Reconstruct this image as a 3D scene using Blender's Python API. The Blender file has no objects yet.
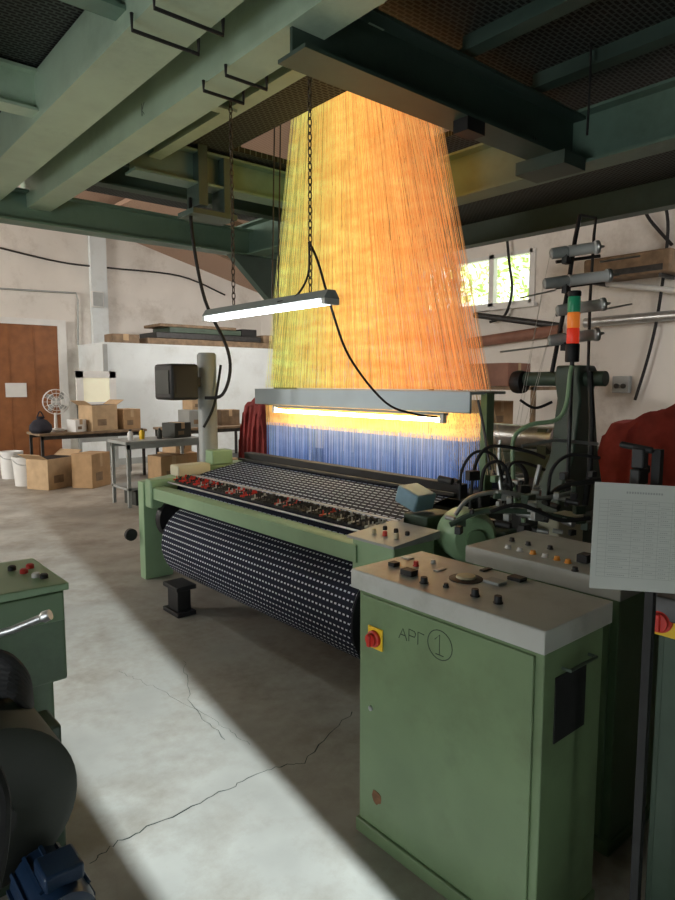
import bpy, bmesh, math, random
from mathutils import Vector, Matrix
random.seed(7)
S = bpy.context.scene; C = S.collection
PI = math.pi
F = 650.0; YAW = math.radians(-40.5); PITCH = math.radians(-5.97)
CAM = Vector((0, 0, 1.6))
R3 = Matrix.Rotation(YAW, 3, 'Z') @ Matrix.Rotation(PI/2 + PITCH, 3, 'X')
def ray(px, py): return R3 @ Vector(((px-337.5)/F, (450-py)/F, -1))
def atz(px, py, z):
    r = ray(px, py); return CAM + r*((z-1.6)/r.z)
def atx(px, py, x):
    r = ray(px, py); return CAM + r*(x/r.x)
def aty(px, py, y):
    r = ray(px, py); return CAM + r*(y/r.y)
def pt(px, py, d): return CAM + ray(px, py)*d
# ------------------------------------------------------------------ materials
def mat(name, col, rough=.6, metal=0, var=.12, scale=6, bump=.05, emit=None, es=0, dirt=None, dscale=2.0, dlo=.5, dhi=.7):
    m = bpy.data.materials.new(name); m.use_nodes = True
    N = m.node_tree.nodes; L = m.node_tree.links; b = N['Principled BSDF']
    b.inputs['Roughness'].default_value = rough; b.inputs['Metallic'].default_value = metal
    tc = N.new('ShaderNodeTexCoord'); nz = N.new('ShaderNodeTexNoise'); nz.inputs['Scale'].default_value = scale; nz.inputs['Detail'].default_value = 6
    L.new(tc.outputs['Object'], nz.inputs['Vector'])
    cr = N.new('ShaderNodeValToRGB'); cr.color_ramp.elements[0].position = .3; cr.color_ramp.elements[1].position = .7
    cr.color_ramp.elements[0].color = (*[c*(1-var) for c in col], 1); cr.color_ramp.elements[1].color = (*[min(1, c*(1+var)) for c in col], 1)
    L.new(nz.outputs['Fac'], cr.inputs['Fac']); out = cr.outputs['Color']
    if dirt:
        n2 = N.new('ShaderNodeTexNoise'); n2.inputs['Scale'].default_value = dscale; n2.inputs['Detail'].default_value = 10; n2.inputs['Roughness'].default_value = .7
        L.new(tc.outputs['Object'], n2.inputs['Vector'])
        r2 = N.new('ShaderNodeValToRGB'); r2.color_ramp.elements[0].position = dlo; r2.color_ramp.elements[1].position = dhi
        L.new(n2.outputs['Fac'], r2.inputs['Fac'])
        mx = N.new('ShaderNodeMixRGB'); L.new(r2.outputs['Color'], mx.inputs['Fac']); L.new(out, mx.inputs['Color1']); mx.inputs['Color2'].default_value = (*dirt, 1); out = mx.outputs['Color']
    L.new(out, b.inputs['Base Color'])
    if bump:
        bp = N.new('ShaderNodeBump'); bp.inputs['Strength'].default_value = bump; bp.inputs['Distance'].default_value = .02
        L.new(nz.outputs['Fac'], bp.inputs['Height']); L.new(bp.outputs['Normal'], b.inputs['Normal'])
    if emit:
        b.inputs['Emission Color'].default_value = (*emit, 1); b.inputs['Emission Strength'].default_value = es
    return m
M = {}
M['cabgreen'] = mat('cabinet_green_paint', (.16, .235, .12), .42, 0, .12, 4, .03, dirt=(.11, .14, .07), dscale=3, dlo=.5, dhi=.85)
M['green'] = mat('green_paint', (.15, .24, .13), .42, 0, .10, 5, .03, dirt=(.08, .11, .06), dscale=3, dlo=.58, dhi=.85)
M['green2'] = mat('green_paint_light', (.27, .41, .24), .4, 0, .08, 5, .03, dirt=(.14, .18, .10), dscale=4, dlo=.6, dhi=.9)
M['mgreen'] = mat('machine_green_paint', (.10, .16, .09), .45, 0, .12, 5, .03, dirt=(.04, .06, .035), dscale=4, dlo=.5, dhi=.9)
M['gantry'] = mat('gantry_paint_lit', (.44, .57, .43), .5, 0, .12, 3, .04, dirt=(.22, .29, .21), dscale=1.5, dlo=.5, dhi=.8)  # one gantry green in three tones; lit and shaded beams differ by colour
M['gantry_half_lit'] = mat('gantry_paint_half_lit', (.17, .27, .21), .5, 0, .12, 3, .04, dirt=(.08, .13, .10), dscale=1.5, dlo=.5, dhi=.8)
M['gantry_shaded'] = mat('gantry_paint_shaded', (.06, .10, .08), .5, 0, .15, 3, .04, dirt=(.025, .04, .03), dscale=1.5, dlo=.45, dhi=.8)  # same green darkened for the beams in shade
M['gdark'] = mat('dark_green_casting', (.05, .08, .055), .45, 0, .2, 6, .05)
M['black'] = mat('black_plastic', (.010, .010, .011), .55, 0, .3, 8, .03)
M['rubber'] = mat('black_rubber', (.01, .01, .011), .7, 0, .3, 20, 0)
M['steel'] = mat('steel', (.50, .51, .51), .35, .8, .15, 12, .02)
M['dsteel'] = mat('dark_steel', (.06, .06, .06), .45, .7, .25, 12, .03)
M['grey'] = mat('grey_paint', (.33, .35, .34), .45, 0, .08, 5, .02, dirt=(.2, .2, .18), dscale=4, dlo=.55, dhi=.9)
M['drum'] = mat('drum_grey', (.05, .055, .048), .6, .1, .15, 5, .03)
M['lid'] = mat('pale_grey_lid', (.46, .47, .44), .4, 0, .06, 4, .02, dirt=(.28, .28, .24), dscale=5, dlo=.5, dhi=.9)
M['rail'] = mat('blue_grey_rail', (.55, .63, .67), .45, 0, .06, 4, .02)
M['white'] = mat('white_paint', (.72, .72, .70), .5, 0, .05, 6, .02)
M['cream'] = mat('cream_plastic', (.62, .58, .42), .5, 0, .06, 6, .02)
M['red'] = mat('red_plastic', (.55, .03, .02), .4, 0, .1, 6, 0)
M['yellow'] = mat('yellow_plastic', (.80, .52, .02), .4, 0, .08, 6, 0)
M['orange'] = mat('orange_plastic', (.75, .30, .04), .4, 0, .08, 6, 0)
M['blue'] = mat('blue_motor_paint', (.012, .035, .085), .4, 0, .2, 8, .02)
M['pblue'] = mat('pale_blue_cover', (.22, .36, .44), .45, 0, .15, 8, .02)
M['card'] = mat('cardboard', (.42, .27, .14), .85, 0, .12, 8, .05)
M['card2'] = mat('cardboard_pale', (.52, .37, .22), .85, 0, .12, 8, .05)
M['wood'] = mat('brown_door_wood', (.26, .10, .035), .55, 0, .2, 5, .05)
M['plank'] = mat('wood_board', (.22, .15, .09), .7, 0, .3, 9, .1)
M['cloth_red'] = mat('red_cloth', (.25, .04, .038), .9, 0, .25, 7, .1)
M['cloth_dark'] = mat('dark_cloth', (.02, .02, .03), .9, 0, .3, 9, .1)
M['chain'] = mat('chain_metal', (.10, .085, .07), .5, .7, .3, 20, .02)
M['rust'] = mat('rust', (.17, .08, .035), .8, 0, .4, 40, .1)
M['ink'] = mat('ink', (.02, .03, .025), .7, 0, .1, 10, 0)
M['chalk'] = mat('chalk', (.25, .30, .26), .9, 0, .1, 10, 0)
M['thread'] = mat('pale_thread', (.55, .53, .48), .9, 0, .1, 10, 0)
M['pipe_red'] = mat('brown_pipe', (.26, .12, .08), .6, 0, .2, 6, .03)
M['paper'] = mat('paper', (.56, .58, .55), .8, 0, .06, 4, 0)
M['beige'] = mat('beige_dial', (.60, .54, .36), .5, 0, .1, 8, 0)
M['tube'] = mat('lit_tube', (1, 1, 1), .5, 0, 0, 1, 0, emit=(.88, .97, 1), es=12)
M['tubeY'] = mat('lit_tube_warm', (1, .9, .6), .5, 0, 0, 1, 0, emit=(1, .82, .42), es=30)
M['lred'] = mat('signal_red', (.6, .03, .02), .3, 0, .1, 6, 0, emit=(1, .06, .02), es=.3)
M['lorg'] = mat('signal_orange', (.8, .22, .03), .3, 0, .1, 6, 0, emit=(1, .25, .04), es=.3)
M['lgrn'] = mat('signal_green', (.02, .26, .13), .3, 0, .1, 6, 0, emit=(.05, .6, .3), es=.06)
M['leaf'] = mat('leaf', (.62, .74, .34), .7, 0, .3, 3, 0)
M['warmglass'] = mat('warm_pane', (.78, .76, .58), .3, 0, .1, 2, 0, emit=(1, .95, .72), es=.22)
M['floor'] = mat('concrete_floor', (.385, .365, .32), .6, 0, .24, 1.6, .10, dirt=(.185, .15, .11), dscale=1.7, dlo=.42, dhi=.74)
M['wall'] = mat('old_plaster', (.74, .71, .66), .85, 0, .06, 1.5, .08, dirt=(.40, .35, .29), dscale=1.2, dlo=.52, dhi=.83)
M['wall2'] = mat('painted_partition', (.68, .73, .74), .8, 0, .05, 2, .04, dirt=(.45, .46, .43), dscale=1.6, dlo=.5, dhi=.9)
def fabric_mat(name, base, spot, su, sv, fu, fv):
    m = bpy.data.materials.new(name); m.use_nodes = True
    N = m.node_tree.nodes; L = m.node_tree.links; b = N['Principled BSDF']; b.inputs['Roughness'].default_value = .8
    b.inputs['Specular IOR Level'].default_value = .2
    uv = N.new('ShaderNodeUVMap'); sp = N.new('ShaderNodeSeparateXYZ'); L.new(uv.outputs['UV'], sp.inputs[0])
    def mth(op, a, bb=None, v=None):
        n = N.new('ShaderNodeMath'); n.operation = op; L.new(a, n.inputs[0])
        if bb is not None: L.new(bb, n.inputs[1])
        if v is not None: n.inputs[1].default_value = v
        return n.outputs[0]
    vs = mth('MULTIPLY', sp.outputs['Y'], v=sv); row = mth('FLOOR', vs); sh = mth('MULTIPLY', row, v=.37)
    us = mth('ADD', mth('MULTIPLY', sp.outputs['X'], v=su), sh)
    a = mth('LESS_THAN', mth('FRACT', us), v=fu); c = mth('LESS_THAN', mth('FRACT', vs), v=fv)
    k = mth('MULTIPLY', a, c)
    mx = N.new('ShaderNodeMixRGB'); L.new(k, mx.inputs['Fac']); mx.inputs['Color1'].default_value = (*base, 1); mx.inputs['Color2'].default_value = (*spot, 1)
    nz = N.new('ShaderNodeTexNoise'); nz.inputs['Scale'].default_value = 60
    m2 = N.new('ShaderNodeMixRGB'); m2.blend_type = 'MULTIPLY'; m2.inputs['Fac'].default_value = .25
    L.new(mx.outputs[0], m2.inputs['Color1']); L.new(nz.outputs['Color'], m2.inputs['Color2']); L.new(m2.outputs[0], b.inputs['Base Color'])
    return m
M['fabric'] = fabric_mat('spotted_navy_fabric', (.016, .020, .040), (.80, .84, .92), 31, 26, .52, .25)
M['warp'] = fabric_mat('woven_fabric_top', (.016, .022, .050), (.62, .74, 1.0), 18, 25, .72, .20)
def grating():
    m = mat('dark_grating', (.02, .022, .02), .7, .2, .3, 4, 0); N = m.node_tree.nodes; L = m.node_tree.links; b = N['Principled BSDF']
    tc = N.new('ShaderNodeTexCoord'); br = N.new('ShaderNodeTexBrick'); br.inputs['Scale'].default_value = 9
    br.inputs['Color1'].default_value = (.006, .006, .006, 1); br.inputs['Color2'].default_value = (.010, .010, .010, 1); br.inputs['Mortar'].default_value = (.08, .095, .085, 1)
    br.inputs['Mortar Size'].default_value = .05; L.new(tc.outputs['Object'], br.inputs['Vector']); L.new(br.outputs['Color'], b.inputs['Base Color']); return m
M['grating'] = grating()
def roofmat():
    m = mat('roof_planks', (.2, .1, .06), .8, 0, .2, 3, .1); N = m.node_tree.nodes; L = m.node_tree.links; b = N['Principled BSDF']
    tc = N.new('ShaderNodeTexCoord'); mp = N.new('ShaderNodeMapping'); mp.inputs['Scale'].default_value = (1, 5.5, 1); wv = N.new('ShaderNodeTexWave'); wv.bands_direction = 'Y'
    wv.inputs['Scale'].default_value = 1.0; wv.inputs['Distortion'].default_value = .3; wv.wave_profile = 'SAW'
    L.new(tc.outputs['Object'], mp.inputs[0]); L.new(mp.outputs[0], wv.inputs['Vector'])
    cr = N.new('ShaderNodeValToRGB'); cr.color_ramp.elements[0].position = .0; cr.color_ramp.elements[0].color = (.10, .065, .05, 1); cr.color_ramp.elements[1].position = .15; cr.color_ramp.elements[1].color = (.42, .28, .20, 1)
    L.new(wv.outputs['Fac'], cr.inputs['Fac']); L.new(cr.outputs[0], b.inputs['Base Color']); return m
M['roof'] = roofmat()
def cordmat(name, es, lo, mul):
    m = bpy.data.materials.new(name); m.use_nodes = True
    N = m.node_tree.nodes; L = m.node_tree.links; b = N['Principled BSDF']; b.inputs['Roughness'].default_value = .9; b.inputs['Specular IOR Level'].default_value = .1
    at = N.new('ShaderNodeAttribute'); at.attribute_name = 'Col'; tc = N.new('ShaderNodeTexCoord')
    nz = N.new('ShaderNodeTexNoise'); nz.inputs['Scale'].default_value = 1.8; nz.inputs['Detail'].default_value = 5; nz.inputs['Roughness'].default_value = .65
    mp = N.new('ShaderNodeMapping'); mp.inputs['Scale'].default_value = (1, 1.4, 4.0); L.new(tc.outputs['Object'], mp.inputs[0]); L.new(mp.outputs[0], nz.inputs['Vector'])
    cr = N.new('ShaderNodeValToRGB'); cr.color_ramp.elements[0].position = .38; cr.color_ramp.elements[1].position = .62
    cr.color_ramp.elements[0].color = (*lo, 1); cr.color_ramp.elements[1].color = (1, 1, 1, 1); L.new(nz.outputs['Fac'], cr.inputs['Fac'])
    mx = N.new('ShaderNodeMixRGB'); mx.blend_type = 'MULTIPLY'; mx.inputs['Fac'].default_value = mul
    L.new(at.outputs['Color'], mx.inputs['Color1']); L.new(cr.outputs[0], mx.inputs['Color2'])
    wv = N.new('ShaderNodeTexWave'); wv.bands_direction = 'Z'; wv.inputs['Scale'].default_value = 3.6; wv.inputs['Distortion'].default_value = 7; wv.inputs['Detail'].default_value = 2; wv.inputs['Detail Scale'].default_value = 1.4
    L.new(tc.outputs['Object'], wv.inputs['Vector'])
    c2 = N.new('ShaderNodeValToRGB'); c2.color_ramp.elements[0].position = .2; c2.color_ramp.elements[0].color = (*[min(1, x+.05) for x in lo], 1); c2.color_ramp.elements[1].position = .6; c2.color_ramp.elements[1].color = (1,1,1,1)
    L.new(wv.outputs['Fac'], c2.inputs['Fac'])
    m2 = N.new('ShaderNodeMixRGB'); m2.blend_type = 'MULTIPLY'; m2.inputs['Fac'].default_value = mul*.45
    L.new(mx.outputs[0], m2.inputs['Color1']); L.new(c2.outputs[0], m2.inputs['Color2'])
    L.new(m2.outputs[0], b.inputs['Base Color']); L.new(m2.outputs[0], b.inputs['Emission Color']); b.inputs['Emission Strength'].default_value = es  # emission painted in to stand for backlight; cords and wires are no lamps
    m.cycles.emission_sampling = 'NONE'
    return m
M['cord'] = cordmat('self_lit_cords', .68, (.88, .66, .52), .75); M['heddle'] = cordmat('heddle_wires', .32, (.7, .75, .85), .5)
# ------------------------------------------------------------------ mesh builder
W = {}
class MB:
    def __init__(s): s.v = []; s.f = []
    def add(s, vs, fs):
        n = len(s.v); s.v += [Vector(v) for v in vs]; s.f += [tuple(i+n for i in f) for f in fs]; return s
    def box(s, x0, y0, z0, x1, y1, z1):
        x0, x1 = min(x0, x1), max(x0, x1); y0, y1 = min(y0, y1), max(y0, y1); z0, z1 = min(z0, z1), max(z0, z1)
        return s.add([(x0,y0,z0),(x1,y0,z0),(x1,y1,z0),(x0,y1,z0),(x0,y0,z1),(x1,y0,z1),(x1,y1,z1),(x0,y1,z1)],
                     [(0,3,2,1),(4,5,6,7),(0,1,5,4),(1,2,6,5),(2,3,7,6),(3,0,4,7)])
    def rbox(s, c, size, R=None):
        R = R or Matrix.Identity(3); h = [k/2 for k in size]; c = Vector(c)
        vs = [c + R @ Vector((sx*h[0], sy*h[1], sz*h[2])) for sz in (-1,1) for sx, sy in ((-1,-1),(1,-1),(1,1),(-1,1))]
        return s.add(vs, [(0,3,2,1),(4,5,6,7),(0,1,5,4),(1,2,6,5),(2,3,7,6),(3,0,4,7)])
    def ring(s, p, ax, r, seg):
        ax = ax.normalized(); u = ax.orthogonal().normalized(); w = ax.cross(u)
        return [p + u*(r*math.cos(2*PI*k/seg)) + w*(r*math.sin(2*PI*k/seg)) for k in range(seg)]
    def cyl(s, p0, p1, r, r2=None, seg=20):
        p0 = Vector(p0); p1 = Vector(p1); r2 = r if r2 is None else r2
        a = s.ring(p0, p1-p0, r, seg); b = s.ring(p1, p1-p0, r2, seg)
        return s.add(a+b, [(k, (k+1)%seg, seg+(k+1)%seg, seg+k) for k in range(seg)] + [tuple(range(seg))[::-1], tuple(range(seg, 2*seg))])
    def lathe(s, prof, base, ax, seg=24):
        base = Vector(base); ax = Vector(ax).normalized(); vs = []; fs = []
        for r, h in prof: vs += s.ring(base+ax*h, ax, max(r, 1e-4), seg)
        for i in range(len(prof)-1):
            for k in range(seg): fs.append((i*seg+k, i*seg+(k+1)%seg, (i+1)*seg+(k+1)%seg, (i+1)*seg+k))
        fs.append(tuple(range(seg))[::-1]); fs.append(tuple(range((len(prof)-1)*seg, len(prof)*seg)))
        return s.add(vs, fs)
    def tube(s, pts, r, seg=8, closed=False, sm=0):
        P = [Vector(p) for p in pts]
        if sm:
            Q = []; n = len(P)
            for i in range(n-1):
                a = P[max(i-1,0)]; b = P[i]; c = P[i+1]; d = P[min(i+2,n-1)]
                for k in range(sm):
                    t = k/sm; Q.append(.5*((2*b)+(c-a)*t+(2*a-5*b+4*c-d)*t*t+(3*b-a-3*c+d)*t**3))
            Q.append(P[-1]); P = Q
        n = len(P); vs = []; fs = []; u = None
        for i, p in enumerate(P):
            t = (P[(i+1)%n]-P[i-1]) if closed else (P[min(i+1,n-1)]-P[max(i-1,0)])
            t.normalize()
            u = t.orthogonal().normalized() if u is None else (u - t*u.dot(t)).normalized()
            w = t.cross(u); vs += [p+u*(r*math.cos(2*PI*k/seg))+w*(r*math.sin(2*PI*k/seg)) for k in range(seg)]
        for i in range(n if closed else n-1):
            j = (i+1)%n
            for k in range(seg): fs.append((i*seg+k, i*seg+(k+1)%seg, j*seg+(k+1)%seg, j*seg+k))
        if not closed: fs.append(tuple(range(seg))[::-1]); fs.append(tuple(range((n-1)*seg, n*seg)))
        return s.add(vs, fs)
    def prism(s, pts, ax, a0, a1):
        n = len(pts)
        def V(p, a): return (a, p[0], p[1]) if ax == 'x' else ((p[0], a, p[1]) if ax == 'y' else (p[0], p[1], a))
        return s.add([V(p, a0) for p in pts]+[V(p, a1) for p in pts], [(k,(k+1)%n,n+(k+1)%n,n+k) for k in range(n)]+[tuple(range(n))[::-1], tuple(range(n,2*n))])
    def ibeam(s, ax, c, zb, h, w, a0, a1, t=.018):
        q = [(-w/2,0),(w/2,0),(w/2,t),(t/2,t),(t/2,h-t),(w/2,h-t),(w/2,h),(-w/2,h),(-w/2,h-t),(-t/2,h-t),(-t/2,t),(-w/2,t)]
        return s.prism([(c+a, zb+b) for a, b in q], ax, a0, a1)
    def channel(s, ax, c, zb, h, w, a0, a1, t=.018, flip=1):
        q = [(0,0),(w,0),(w,t),(t,t),(t,h-t),(w,h-t),(w,h),(0,h)]
        return s.prism([(c+flip*a, zb+b) for a, b in q], ax, a0, a1)
    def build(s, name, m, parent=None, bevel=0, smooth=True, local=False):
        me = bpy.data.meshes.new(name); off = Vector((0,0,0))
        if parent is not None and not local: off = W[parent]
        if parent is None and not local:
            xs = [v.x for v in s.v]; ys = [v.y for v in s.v]; zs = [v.z for v in s.v]
            off = Vector(((min(xs)+max(xs))/2, (min(ys)+max(ys))/2, min(zs)))
        me.from_pydata([v-off for v in s.v], [], s.f)
        bm = bmesh.new(); bm.from_mesh(me); bmesh.ops.recalc_face_normals(bm, faces=bm.faces); bm.to_mesh(me); bm.free()
        if smooth:
            for p in me.polygons: p.use_smooth = True
            me.set_sharp_from_angle(angle=math.radians(38))
        me.materials.append(M[m] if isinstance(m, str) else m)
        o = bpy.data.objects.new(name, me); C.objects.link(o)
        if parent is not None: o.parent = parent; W[o] = off
        else: o.location = off; W[o] = off
        if bevel:
            b = o.modifiers.new('bevel', 'BEVEL'); b.width = bevel; b.segments = 2; b.limit_method = 'ANGLE'; b.angle_limit = math.radians(40)
        return o
def tag(o, label, cat, group=None, kind=None):
    o['label'] = label; o['category'] = cat
    if group: o['group'] = group
    if kind: o['kind'] = kind
    return o
def thing(name, label, cat, loc, group=None):
    o = bpy.data.objects.new(name, None); C.objects.link(o); o.empty_display_size = .1; o.location = loc; W[o] = Vector(loc)
    return tag(o, label, cat, group)
def struct(o): o['kind'] = 'structure'; return o
def surf(name, m, prof, y0, y1, parent):
    me = bpy.data.meshes.new(name); off = W[parent]; vs = []; fs = []; acc = [0]
    for i in range(1, len(prof)): acc.append(acc[-1]+math.dist(prof[i], prof[i-1]))
    for x, z in prof: vs += [Vector((x,y0,z))-off, Vector((x,y1,z))-off]
    for i in range(len(prof)-1): fs.append((2*i, 2*i+1, 2*i+3, 2*i+2))
    me.from_pydata(vs, [], fs); uv = me.uv_layers.new(name='UVMap')
    for p in me.polygons:
        for li in p.loop_indices:
            vi = me.loops[li].vertex_index; uv.data[li].uv = (y1 if vi % 2 else y0, acc[vi//2])
        p.use_smooth = True
    me.materials.append(M[m]); o = bpy.data.objects.new(name, me); C.objects.link(o); o.parent = parent; W[o] = off
    return o
# ------------------------------------------------------------------ setting
XR = 9.2; YB = 13.7; XL = -6.0; YF = -1.5; EAVE = 4.3
def roofz(x): return EAVE + .2*(XR-x)
fl = struct(MB().box(XL, YF-6, -.1, XR+.2, YB+.2, 0).build('floor', 'floor', smooth=False))
def crack(pix, w):
    P = [atz(x, y, .0) for x, y in pix]; pts = []
    for a, b in zip(P, P[1:]):
        for k in range(10):
            q = a.lerp(b, k/10); pts.append(q+Vector((random.uniform(-.012,.012), random.uniform(-.012,.012), 0)))
    pts.append(P[-1]); vs = []; fs = []
    for i, p in enumerate(pts):
        t = (pts[min(i+1,len(pts)-1)]-pts[max(i-1,0)]).normalized(); n = Vector((-t.y, t.x, 0))*w*random.uniform(.4,1)
        vs += [p+n+Vector((0,0,.0015)), p-n+Vector((0,0,.0015))]
    for i in range(len(pts)-1): fs.append((2*i, 2*i+1, 2*i+3, 2*i+2))
    return MB().add(vs, fs).build('crack', 'ink', fl)
crack([(90,862),(125,838),(200,803),(262,772),(305,762),(352,712)], .0032)
crack([(184,660),(190,705),(225,740)], .0013)
crack([(120,672),(160,690),(215,720),(250,745)], .0010)
struct(MB().prism([(XL,0),(XR+.2,0),(XR+.2,roofz(XR+.2)),(XL,roofz(XL))], 'y', YB, YB+.2).build('wall_back', 'wall', smooth=False))
w0, w1, wz0, wz1 = 6.0, 8.35, 2.85, 3.70
wr = MB().box(XR,YF,0,XR+.2,YB,wz0).box(XR,YF,wz1,XR+.2,YB,EAVE).box(XR,YF,wz0,XR+.2,w0,wz1).box(XR,w1,wz0,XR+.2,YB,wz1)
struct(wr.build('wall_right', 'wall', smooth=False))
struct(MB().box(XL-.2,YF,0,XL,YB+.2,roofz(XL)).build('wall_left', 'wall', smooth=False))
DX0, DX1 = .68, .96
wf = MB().prism([(XL,0),(DX0,0),(DX0,roofz(DX0)),(XL,roofz(XL))],'y',YF-.2,YF).prism([(DX1,0),(XR+.2,0),(XR+.2,roofz(XR+.2)),(DX1,roofz(DX1))],'y',YF-.2,YF).prism([(DX0,2.6),(DX1,2.6),(DX1,roofz(DX1)),(DX0,roofz(DX0))],'y',YF-.2,YF)
struct(wf.build('light_slit_wall', 'drum', smooth=False))  # unseen wall added behind the camera; narrow opening shapes the floor light strip
struct(MB().prism([(XL-.3,roofz(XL-.3)),(XR+.5,roofz(XR+.5)),(XR+.5,roofz(XR+.5)+.12),(XL-.3,roofz(XL-.3)+.12)], 'y', YF-.4, YB+.3).build('ceiling', 'roof', smooth=False))
lz = lambda x: 3.77+.253*(XR-x)
struct(MB().prism([(5.0,lz(5.0)),(XR,lz(XR)),(XR,lz(XR)+.08),(5.0,lz(5.0)+.08)],'y',9.2,YB).build('trim_6','roof',smooth=False))
for k, yy in enumerate((10.3, 12.0)):
    struct(MB().prism([(5.0,lz(5.0)-.10),(XR,lz(XR)-.10),(XR,lz(XR)),(5.0,lz(5.0))], 'y', yy, yy+.10).build('trim_%d' % (k+1), 'plank', smooth=False))
win = MB(); n = 3; dw = (w1-w0)/n
for k in range(n+1): win.box(XR-.03, w0+k*dw-.05, wz0, XR+.08, w0+k*dw+.05, wz1)
win.box(XR-.03,w0,wz0,XR+.08,w1,wz0+.06).box(XR-.03,w0,wz1-.06,XR+.08,w1,wz1)
wo = struct(win.build('window_1', 'white', smooth=False))
MB().box(XR-.1,w0-.1,wz0-.06,XR+.1,w1+.1,wz0).build('sill', 'white', wo)
a = aty(-12,463,YB); b = aty(62,463,YB); dz = aty(30,325,YB).z
d = MB().box(a.x, YB-.06, 0, b.x, YB, dz).build('door_1', 'wood'); struct(d)
MB().box(b.x, YB-.1, 0, b.x+.16, YB, dz+.12).box(a.x-.16, YB-.1, dz, b.x, YB, dz+.12).build('frame', 'white', d)
MB().cyl((b.x-.2,YB-.14,1.1),(b.x-.2,YB-.06,1.1),.02).build('handle', 'steel', d)
for k in range(1, 3): MB().box(a.x+k*(b.x-a.x)/3-.01, YB-.07, .05, a.x+k*(b.x-a.x)/3+.01, YB-.055, dz-.05).build('batten', 'wood', d)
pl = aty(95,330,YB); struct(MB().box(pl.x-.08,YB-.12,0,pl.x+.25,YB,4.6).build('trim_3','wall2',smooth=False))
p0 = aty(5,383,YB-.07); p1 = aty(27,397,YB-.07)
tag(MB().box(p0.x,YB-.075,p1.z,p1.x,YB-.071,p0.z).build('paper_notice','white'), 'small white paper notice stuck on the brown wooden door', 'notice')
# partition room
PY = 12.3
pa = aty(106,400,PY).x
ptz = aty(180,347,PY).z
struct(MB().box(pa, PY, 0, XR, PY+.1, ptz).box(pa, PY+.1, 0, pa+.1, YB, ptz).build('wall_partition', 'wall2', smooth=False))
struct(MB().box(pa, PY, ptz, XR, YB, ptz+.04).build('trim_4', 'wall2', smooth=False))
struct(MB().box(pa-.03, PY-.03, .12, pa+.05, PY, ptz).build('trim_5', 'grey', smooth=False))
struct(MB().box(pa-.02, PY-.03, 0, XR, PY, .12).build('baseboard_partition', 'grey', smooth=False))
bt = ['long dark plank lying lowest on top of the white partition room', 'dark grey board resting on the long plank above the partition room', 'dark green panel in the middle of the board pile over the partition room', 'topmost thin brown board on the pile over the partition room', 'short black board at the right end of the pile over the partition room']
for k, (x0, x1, z0, h, mm) in enumerate(((pa+.9, pa+4.1, .045, .12, 'plank'), (pa+1.1, pa+3.6, .17, .12, 'dsteel'), (pa+1.4, pa+3.1, .295, .11, 'gdark'), (pa+1.2, pa+3.0, .41, .06, 'plank'), (pa+3.15,pa+3.55,.295,.16,'black'))):
    tag(MB().box(x0, PY+.05+.03*k, ptz+z0, x1, PY+.9, ptz+z0+h).build('board', mm, bevel=.01), bt[k], 'board', 'boards stacked on the partition room')
for k, (x, wd, zo, lab) in enumerate(((pa+.2,.55,.045,'small brown carton at the left end on top of the partition room'), (pa+3.68,.38,.17,'brown carton at the right end of the long plank over the partition room'))):
    z = ptz+zo; o = thing('carton', lab, 'box', (x+wd/2, PY+.3, z))
    MB().box(x, PY+.1, z, x+wd, PY+.5, z+.17).build('body', 'plank', o, .01); MB().box(x+wd*.4, PY+.095, z+.05, x+wd*.6, PY+.1, z+.171).build('tape', 'card2', o)
q0 = aty(76,371,PY-.3); q1 = aty(117,408,PY-.3); o = thing('framed_pane', 'white framed square pane glowing warm above the workbench clutter', 'window panel', ((q0.x+q1.x)/2, PY-.3, .0))
x0, x1, z0, z1 = q0.x, q1.x, q1.z, q0.z
MB().box(x0,PY-.3,z0,x1,PY-.25,z0+.12).box(x0,PY-.3,z1-.12,x1,PY-.25,z1).box(x0,PY-.3,z0,x0+.12,PY-.25,z1).box(x1-.12,PY-.3,z0,x1,PY-.25,z1).build('frame','white',o)
MB().box(x0+.12,PY-.28,z0+.12,x1-.12,PY-.27,z1-.12).build('pane','warmglass',o)
MB().box(x0,PY-.3,0,x0+.06,PY-.25,z0).box(x1-.06,PY-.3,0,x1,PY-.25,z0).box(x0,PY-.29,.5,x1,PY-.26,z0).build('stand','grey',o)
def cable(name, lab, cat, pts, r, m='rubber', sm=6, group=None):
    return tag(MB().tube(pts, r, 8, sm=sm).build(name, m), lab, cat, group)
B = lambda x, y: aty(x, y, YB-.05)
cable('conduit_pipe', 'thin grey conduit running level across the white back wall then down', 'pipe', [B(-8,288),B(76,293),B(78,300),B(78,345)], .018, 'grey', 0)
cable('conduit_pipe', 'upper dark cable sagging across the back wall under the gantry', 'pipe', [B(-8,246),B(60,262),B(110,268),B(180,276),B(225,295)], .018, 'dsteel')
cable('wall_cable', 'black cable hanging down the back wall right of the pilaster', 'cable', [B(103,290),B(103,320),B(106,340)], .02)
p = B(95,300); o = thing('junction_box', 'small white junction box on the back wall pilaster', 'electrical box', p)
MB().box(p.x-.12,YB-.22,p.z-.16,p.x+.12,YB-.12,p.z+.16).build('body','white',o,.01); MB().box(p.x-.1,YB-.23,p.z-.14,p.x+.1,YB-.22,p.z+.14).build('cover','grey',o)
Rw = lambda x, y, off=.1: atx(x, y, XR-off)
tag(MB().tube([Rw(470,343),Rw(560,330)], .09, 12).build('wall_pipe','pipe_red'), 'thick reddish brown pipe along the right wall under the window', 'pipe')
tag(MB().tube([Rw(585,323),Rw(690,314)], .07, 12).build('wall_pipe','steel'), 'pale steel pipe along the right wall behind the yarn feeders', 'pipe')
tag(MB().tube([Rw(475,315),Rw(560,326)], .05, 12).build('wall_pipe','dsteel'), 'dark tube sloping along the right wall just above the brown pipe', 'pipe')
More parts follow.
